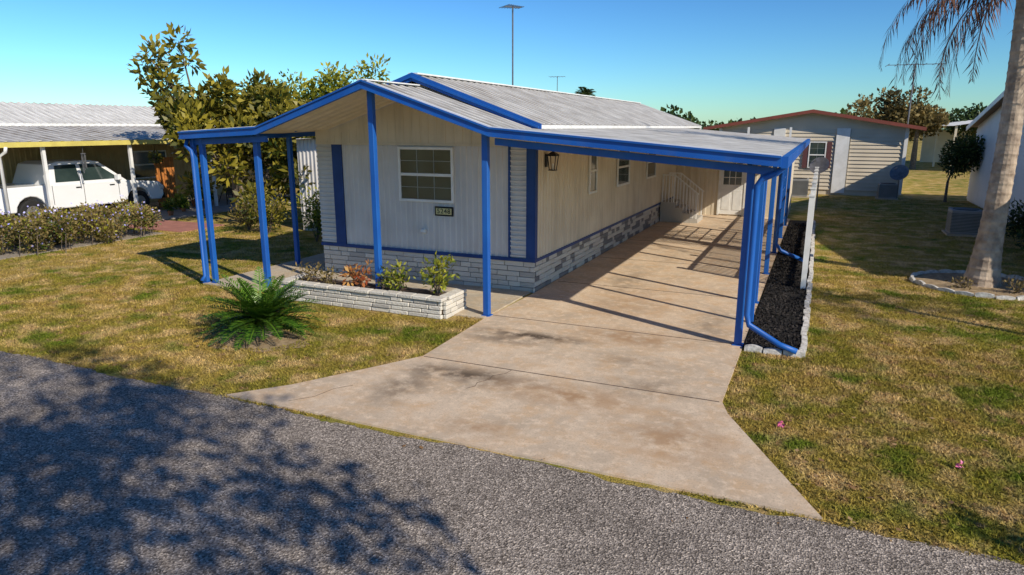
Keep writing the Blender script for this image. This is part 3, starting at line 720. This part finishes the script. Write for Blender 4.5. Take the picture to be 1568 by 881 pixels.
bb=o.modifiers.new("b","BEVEL");bb.width=.03;bb.segments=2
for s in (-1,1):
    for nm,q in (("rear_side_window",[(1.93,1.2),(2.03,1.68),(2.68,1.70),(2.68,1.2)]),("front_side_window",[(2.80,1.2),(2.80,1.70),(3.36,1.67),(3.98,1.2)])):
        vv=[(xc+s*(Wt(z)+.012),y0+a,z) for a,z in q];mesh(nm,vv,[(0,1,2,3)],glass,tk)
mesh("windscreen",[(xc-.78,y0+4.17,1.20),(xc+.78,y0+4.17,1.20),(xc+.66,y0+3.58,1.68),(xc-.66,y0+3.58,1.68)],[(0,1,2,3)],glass,tk)
m=Multi()
for s in (-1,1):
    for yy in (1.78,2.74,3.9): m.box(xc+s*(W+.002)-.004,xc+s*(W+.002)+.004,y0+yy,y0+yy+.012,.55,1.12)
    m.box(xc+s*(W+.01)-.012,xc+s*(W+.01)+.012,y0+2.5,y0+2.66,1.0,1.03);m.box(xc+s*(W+.01)-.012,xc+s*(W+.01)+.012,y0+3.6,y0+3.76,1.0,1.03)
m.box(xc-W+.05,xc+W-.05,y0+5.55,y0+5.62,.42,.6);m.make("door_seams_and_bumper",black,tk)
m=Multi()
for s in (-1,1): m.box(xc+s*(W+.1)-.1,xc+s*(W+.1)+.1,y0+3.78,y0+3.9,1.15,1.33)
m.make("mirrors",carp,tk,bev=.02)
m=Multi()
for s in (-1,1): m.box(xc+s*(W-.12)-.13,xc+s*(W-.12)+.135,y0+5.40,y0+5.565,.72,.88)
m.make("headlamps",M("headlamp",(.6,.6,.58),None,rough=.1),tk,bev=.02)
for s in (-1,1):
    for yy in (yr,yfw):
        m=Multi();m.tube([(xc+s*(W-.25),yy,.38),(xc+s*(W-.22),yy,.38),(xc+s*(W-.02),yy,.38),(xc+s*(W+.01),yy,.38)],[.33,.375,.375,.34],28);m.make("tyre",tyre,tk)
        m=Multi();m.tube([(xc+s*(W-.03),yy,.38),(xc+s*(W+.02),yy,.38)],[.23,.2],20);m.make("rim",rim,tk)
ks=1.17;tk.scale=(ks,ks,ks);tk.location=((xc+W)*(1-ks)+.3,(y0+5.55)*(1-ks)-.45,.03)
# ---------------------------------------------------------------- rear-right neighbour
rb=empty("beige_house")
beige=M("beige_siding",(.66,.58,.45),(.58,.51,.39),1,.7);redf=M("brown_red_fascia",(.25,.07,.05),(.2,.06,.04),2,.6)
troof=M("tan_roof",(.42,.30,.24),(.35,.25,.2),1,.8)
box("walls",(-4.3,4.3),(38,56),(0,3.25),beige,rb)
mesh("gable",[(-4.3,37.99,3.2),(4.3,37.99,3.2),(4.3,37.99,3.3),(.1,37.99,4.0),(-4.3,37.99,3.3)],[(0,1,2,3,4)],beige,rb)
slope("roof_right",.1,4.12,5.0,3.28,37.5,56.5,troof,rb,.4,.02,False);slope("roof_left",.1,4.12,-5.1,3.28,37.5,56.5,troof,rb,.4,.02,False)
ribbon("fascia",[(-5.1,37.45,3.3),(.1,37.45,4.15),(5.0,37.45,3.3)],.16,(0,.05,0),redf,rb)
m=Multi()
z=.25
while z<3.2: 
    for a,b in ((-4.25,-1.7),(-1.1,1.2),(1.9,4.2)):
        m.add([(a,37.985,z+.18),(b,37.985,z+.18),(b,37.94,z),(a,37.94,z)],[(0,3,2,1)]); 
    z+=.185
m.make("lap_siding",beige,rb)
m=Multi()
for a,b in ((-4.35,-4.2),(-1.65,-1.1),(1.25,1.85),(4.2,4.35)): m.box(a,b,37.9,37.984,0.1,3.25)
m.make("pilasters",white,rb)
window_y(rb,"window",.05,.85,1.3,2.6,37.92,2)
m=Multi();m.box(-.2,.03,37.89,37.93,1.3,2.6);m.box(.87,1.1,37.89,37.93,1.3,2.6);m.make("shutters",M("brown_shutter",(.12,.05,.05),None),rb)
m=Multi()
for k in range(24): m.beam((-4.3+k*.18,37.4,0),(-4.3+k*.18,37.4,.75),.03,.03)
m.box(-4.4,0,37.38,37.42,.72,.78)
for x in (-5,-2.9,-.9): m.box(x,x+.1,37.5,37.6,0,3.3)
m.make("porch_rail_and_posts",white,rb)
rb.location.x=-.65
case=M("ac_case",(.30,.30,.29),(.25,.25,.24),3,.6)
def acunit(c,s=1):
    E=empty("air_conditioner_unit");x,y=c;h=.8*s;w=.42*s
    box("case",(x-w,x+w),(y-w,y+w),(.06,h),case,E,bev=.02);box("pad",(x-w-.08,x+w+.08),(y-w-.08,y+w+.08),(-.01,.055),conc2,E)
    m=Multi();k=.14
    while k<h-.08:
        m.box(x-w-.008,x+w+.008,y-w-.008,y+w+.008,k,k+.012);k+=.045
    m.make("louvres",black,E)
    m=Multi();m.tube([(x,y,h),(x,y,h+.02)],w*.85,24);m.make("fan_grille",black,E)
acunit((4.3,25.3));acunit((-.9,36.2),1.1);acunit((3.0,36.8),.9)
def dish(c,r,az):
    E=empty("satellite_dish");c=Vector(c);m=Multi();m.tube([(c.x,c.y,0),(c.x,c.y,c.z)],.03,8);m.make("mast",galv,E)
    d=Vector((math.cos(az),math.sin(az),.6)).normalized();s=d.orthogonal().normalized();t=d.cross(s);v=[c+d*.05];f=[]
    for i in range(1,4):
        for k in range(20):
            a=6.283*k/20;q=i/3*r;v.append(c+(s*math.cos(a)+t*math.sin(a))*q+d*(.05+q*q*.5))
    for k in range(20): f.append((0,1+k,1+(k+1)%20))
    for i in range(2):
        for k in range(20): a=1+i*20+k;b=1+i*20+(k+1)%20;f.append((a,a+20,b+20,b))
    mesh("reflector",v,f,galv,E,True);m=Multi();m.beam(c+d*.05-t*r*.9,c+d*(.6),.02,.02);m.make("arm",galv,E)
dish((.0,30.5,1.75),.38,-1.9);dish((3.4,36.5,1.2),.4,-1.9)
rh=empty("white_sided_house");wx=6.35
vs=M("vinyl_siding",(.68,.66,.64),(.60,.58,.56),1,.6)
y0_,y1_,yr_=15.6,37.5,26.5
mesh("gable_wall",[(wx,y0_,0),(wx,y1_,0),(wx,y1_,3.35),(wx,yr_,5.45),(wx,y0_,3.35)],[(0,4,3,2,1)],vs,rh)
box("walls",(wx+.01,18),(y0_,y1_),(0,3.2),vs,rh)
mesh("roof",[(wx-.35,y0_-.4,3.3),(18,y0_-.4,3.3),(18,yr_,5.58),(wx-.35,yr_,5.58),(wx-.35,y1_+.4,3.3),(18,y1_+.4,3.3)],[(0,1,2,3),(3,2,5,4)],troof,rh)
ribbon("rake_fascia",[(wx-.38,y0_-.4,3.33),(wx-.38,yr_,5.61),(wx-.38,y1_+.4,3.33)],.2,(.03,0,0),white,rh)
m=Multi();z=.1
while z<5.2:
    ya=y0_ if z<3.2 else y0_+(z-3.2)*5.3;yb=y1_ if z<3.2 else y1_-(z-3.2)*5.3
    if yb-ya>.3: m.add([(wx-.004,ya,z+.15),(wx-.004,yb,z+.15),(wx-.035,yb,z),(wx-.035,ya,z)],[(0,1,2,3)])
    z+=.15
m.make("lap_siding",vs,rh)
w=Multi();w.box(wx-.06,wx-.036,30.2,31.4,1.3,2.7);w.make("window_frame",white,rh)
mesh("window_glass",[(wx-.065,30.3,1.4),(wx-.065,31.3,1.4),(wx-.065,31.3,2.6),(wx-.065,30.3,2.6)],[(0,1,2,3)],glass,rh)
m=Multi();m.box(wx-.07,wx-.036,29.75,30.15,1.3,2.7);m.box(wx-.07,wx-.036,31.45,31.85,1.3,2.7);m.make("shutters",M("maroon_shutter",(.12,.03,.04),None),rh)
bush("green_shrub",(5.5,23.0,0),.8,1.3,2200,.12,dark,14);bush("green_shrub",(5.3,20.6,0),.7,1.0,1500,.12,dark,12)
bush("low_shrub",(5.3,27.5,0),.5,.5,500,.1,hedgem,8)
E,t=tree("ornamental_tree",(5.3,36.2,0),.9,.75,.06,2,dark,3600,.16,.6,kids=3,spread=.8,up=.1)
fc=empty("distant_carport")
slope("roof",12.5,4.0,8.6,3.4,60,78,white,fc,.5,.02,False);slope("roof_b",12.5,4.0,16.5,3.4,60,78,white,fc,.5,.02,False)
m=Multi()
for x in (8.8,12.5,16): 
    for y in (60.2,69,77.5): m.box(x,x+.15,y,y+.15,0,3.4)
m.box(8.8,16,77.6,77.7,0,3);m.make("posts_and_wall",beige,fc)
def antenna(name,x,y,z0,z1,n=7,w=.6,boom=1.2,ang=.4):
    E=empty(name);m=Multi();m.tube([(x,y,z0),(x,y,z1)],.032,8)
    d=Vector((math.cos(ang),math.sin(ang),0));s=Vector((-d.y,d.x,0));c=Vector((x,y,z1-.05))
    m.beam(c-d*boom/2,c+d*boom/2,.03,.03)
    for i in range(n):
        t=-boom/2+boom*i/(n-1);ww=w*(1-.5*i/n);m.beam(c+d*t-s*ww/2,c+d*t+s*ww/2,.02,.02)
    m.make("mast_and_elements",galv,E)
antenna("tv_antenna",-11.1,25,0,7.75,8,.9,.7,.9)
antenna("tv_antenna",-23,62,0,7.9,6,1.6,1.4,.2)
antenna("tv_antenna",3.75,39.5,0,6.3,7,1.6,2.4,.05)
# ---------------------------------------------------------------- distant vegetation
E=empty("distant_tree_line");tcs=[]
for i in range(420):
    a=math.radians(random.uniform(-66,34));D=random.uniform(150,210);h=random.uniform(.8,3.4)+1.0*math.sin(a*23)+.8*math.sin(a*57)
    tcs.append((math.sin(a)*D,math.cos(a)*D,max(.8,h),random.uniform(1.5,2.6)))
leaves("foliage",tcs,26000,1.0,dark,E,.8)
for (x,y,h,r,mt) in ((4.6,62,4.4,2.0,hedgem),(6.8,64,3.8,1.4,hedgem),(12.5,75,3.4,2,dark),(-8.6,100,2.4,1.6,dark),(9.5,90,3.4,2.5,hedgem)):
    E=empty("background_tree");m=Multi();m.tube([(x,y,0),(x,y,h)],[.25,.1],8);m.make("trunk",bark,E)
    leaves("foliage",[(x+random.gauss(0,r*.5),y+random.gauss(0,r*.4),h+random.gauss(0,r*.25),r*.45) for _ in range(14)],2600,.3,mt,E,.6)
for (x,y,h) in ((-27.8,85,7.2),(-33,88,6.6)):
    E=empty("cabbage_palm");m=Multi();m.tube([(x,y,0),(x,y,h)],.2,8);m.make("trunk",bark,E);V=[];R=[]
    for i in range(40): frond(V,R,(x,y,h),i*2.4,random.uniform(-.5,1.2),1.5,1.0,.7,12,.2,.2)
    fast("fronds",np.array([tuple(v) for v in V]),4,palmg,E,np.array(R))
# ---------------------------------------------------------------- grass
def inpoly(x,y,P_):
    r=np.zeros(len(x),bool);j=len(P_)-1
    for i in range(len(P_)):
        xi,yi=P_[i];xj,yj=P_[j]
        c=((yi>y)!=(yj>y))&(x<(xj-xi)*(y-yi)/(yj-yi+1e-12)+xi);r^=c;j=i
    return r
parts=[]
for (xa,xb,ya,yb,dens) in ((-16,-4.9,5.84,10.4,1900),(-22,-11.9,10.4,17,750),(-24,-16,5.84,10.4,600),(-.9,6.3,5.84,12,2500),(0.05,6.4,12,18,1300),(0,6.4,18,37,350)):
    n=int((xb-xa)*(yb-ya)*dens);parts.append(np.stack([rng.uniform(xa,xb,n),rng.uniform(ya,yb,n)],1))
P2=np.concatenate(parts);x,y=P2[:,0],P2[:,1]
edge=.05*np.sin(x*9)*np.sin(y*7)
bad=inpoly(x+edge*.5,y,drive)|((x>-9.56)&(x<-5.7)&(y>10.0)&(y<10.95))|((x>-11.9)&(x<-5.1)&(y>10.4)&(y<12.7))|((x>-.85)&(x<.07)&(y>10.4)&(y<26.4))|((x>-20.6)&(x<-18.9)&(y>10.3)&(y<15.2))|((x<-18.6)&(y>15.5))|((x-3.4)**2+(y-17.1)**2<1.3**2)|((x<-21.6))|((((x+8.0)/.72)**2+((y-7.9)/.5)**2)<1)|((x>-11.9)&(x<-10.5)&(y>12.6)&(y<17.4))
P2=P2[~bad];n=len(P2)
h=.018+.026*rng.random(n);a=rng.uniform(0,6.283,n);le=rng.normal(0,.028,(n,2));w=.006+.006*rng.random(n)
A=np.stack([P2[:,0]-w*np.cos(a),P2[:,1]-w*np.sin(a),np.full(n,-.003)],1)
B=np.stack([P2[:,0]+w*np.cos(a),P2[:,1]+w*np.sin(a),np.full(n,-.003)],1)
C=np.stack([P2[:,0]+le[:,0],P2[:,1]+le[:,1],h],1)
fast("grass",np.stack([A,B,C],1).reshape(-1,3),3,bladem,None,rng.random(n))
n=700;q=np.stack([rng.uniform(-14,6,n),rng.uniform(4.5,15,n),np.full(n,.05)],1)
keep=~(((q[:,1]>10.3)&(q[:,0]<-5)&(q[:,0]>-12))|inpoly(q[:,0],q[:,1],drive)|((q[:,1]<5.5)&(rng.random(n)<.8)));q=q[keep];n=len(q)
a=rng.uniform(0,6.283,n);s=.015+.03*rng.random(n)
q[:,2]=np.where(q[:,1]<5.8,.014,.045)
d=np.stack([np.cos(a),np.sin(a),rng.normal(0,.1,n)],1)*s[:,None];e=np.stack([-np.sin(a),np.cos(a),np.abs(rng.normal(0,.1,n))],1)*s[:,None]*.6
fast("fallen_leaves",np.stack([q-d,q-e,q+d,q+e],1).reshape(-1,3),4,brownleaf,None,rng.random(n))
pk=M("pink_petal",(.75,.15,.3),(.8,.3,.45),attr=True)
for (x,y) in ((1.55,7.45),(-.12,7.75)):
    E=empty("pink_flower");leaves("petals",[(x,y,.05,.022)],14,.035,pk,E,.8)
# ---------------------------------------------------------------- light & camera
sv=Vector((4.1,-1.9,2.9)).normalized()
sun=bpy.data.lights.new("sun","SUN");sun.energy=5.0;sun.angle=math.radians(.5);sun.color=(1,.90,.75)
so=bpy.data.objects.new("sun",sun);link(so);so.rotation_euler=(-sv).to_track_quat('-Z','Y').to_euler()
W_=bpy.data.worlds.new("World");S.world=W_;W_.use_nodes=True;nt=W_.node_tree
bg=nt.nodes["Background"];sk=nt.nodes.new("ShaderNodeTexSky");sk.sky_type='NISHITA';sk.sun_disc=False
sk.sun_elevation=math.asin(sv.z);sk.sun_rotation=math.atan2(sv.x,sv.y);sk.air_density=1.0;sk.dust_density=.15;sk.ozone_density=3.0
def vm(op,src,val=None,vec=None):
    k=nt.nodes.new("ShaderNodeVectorMath");k.operation=op;nt.links.new(src,k.inputs[0])
    if op=='SCALE': k.inputs["Scale"].default_value=val
    if vec: k.inputs[1].default_value=vec
    return k.outputs[0]
s1=vm('MULTIPLY',sk.outputs[0],vec=(.12*.62,.12*.84,.12*.97))
gm=nt.nodes.new("ShaderNodeGamma");gm.inputs[1].default_value=1.5;nt.links.new(s1,gm.inputs[0])
s2=vm('SCALE',gm.outputs[0],1.32/.12)
nt.links.new(s2,bg.inputs[0]);bg.inputs[1].default_value=.12
cd=bpy.data.cameras.new("camera");co=bpy.data.objects.new("camera",cd);link(co)
cd.sensor_width=36;cd.lens=23.99;cd.clip_end=2000;cd.clip_start=.05
co.location=(0,0,3.3);co.rotation_euler=(math.radians(90-13.22),0,math.radians(24.0))
S.camera=co
S.view_settings.view_transform='Standard';S.view_settings.look='None';S.view_settings.exposure=0
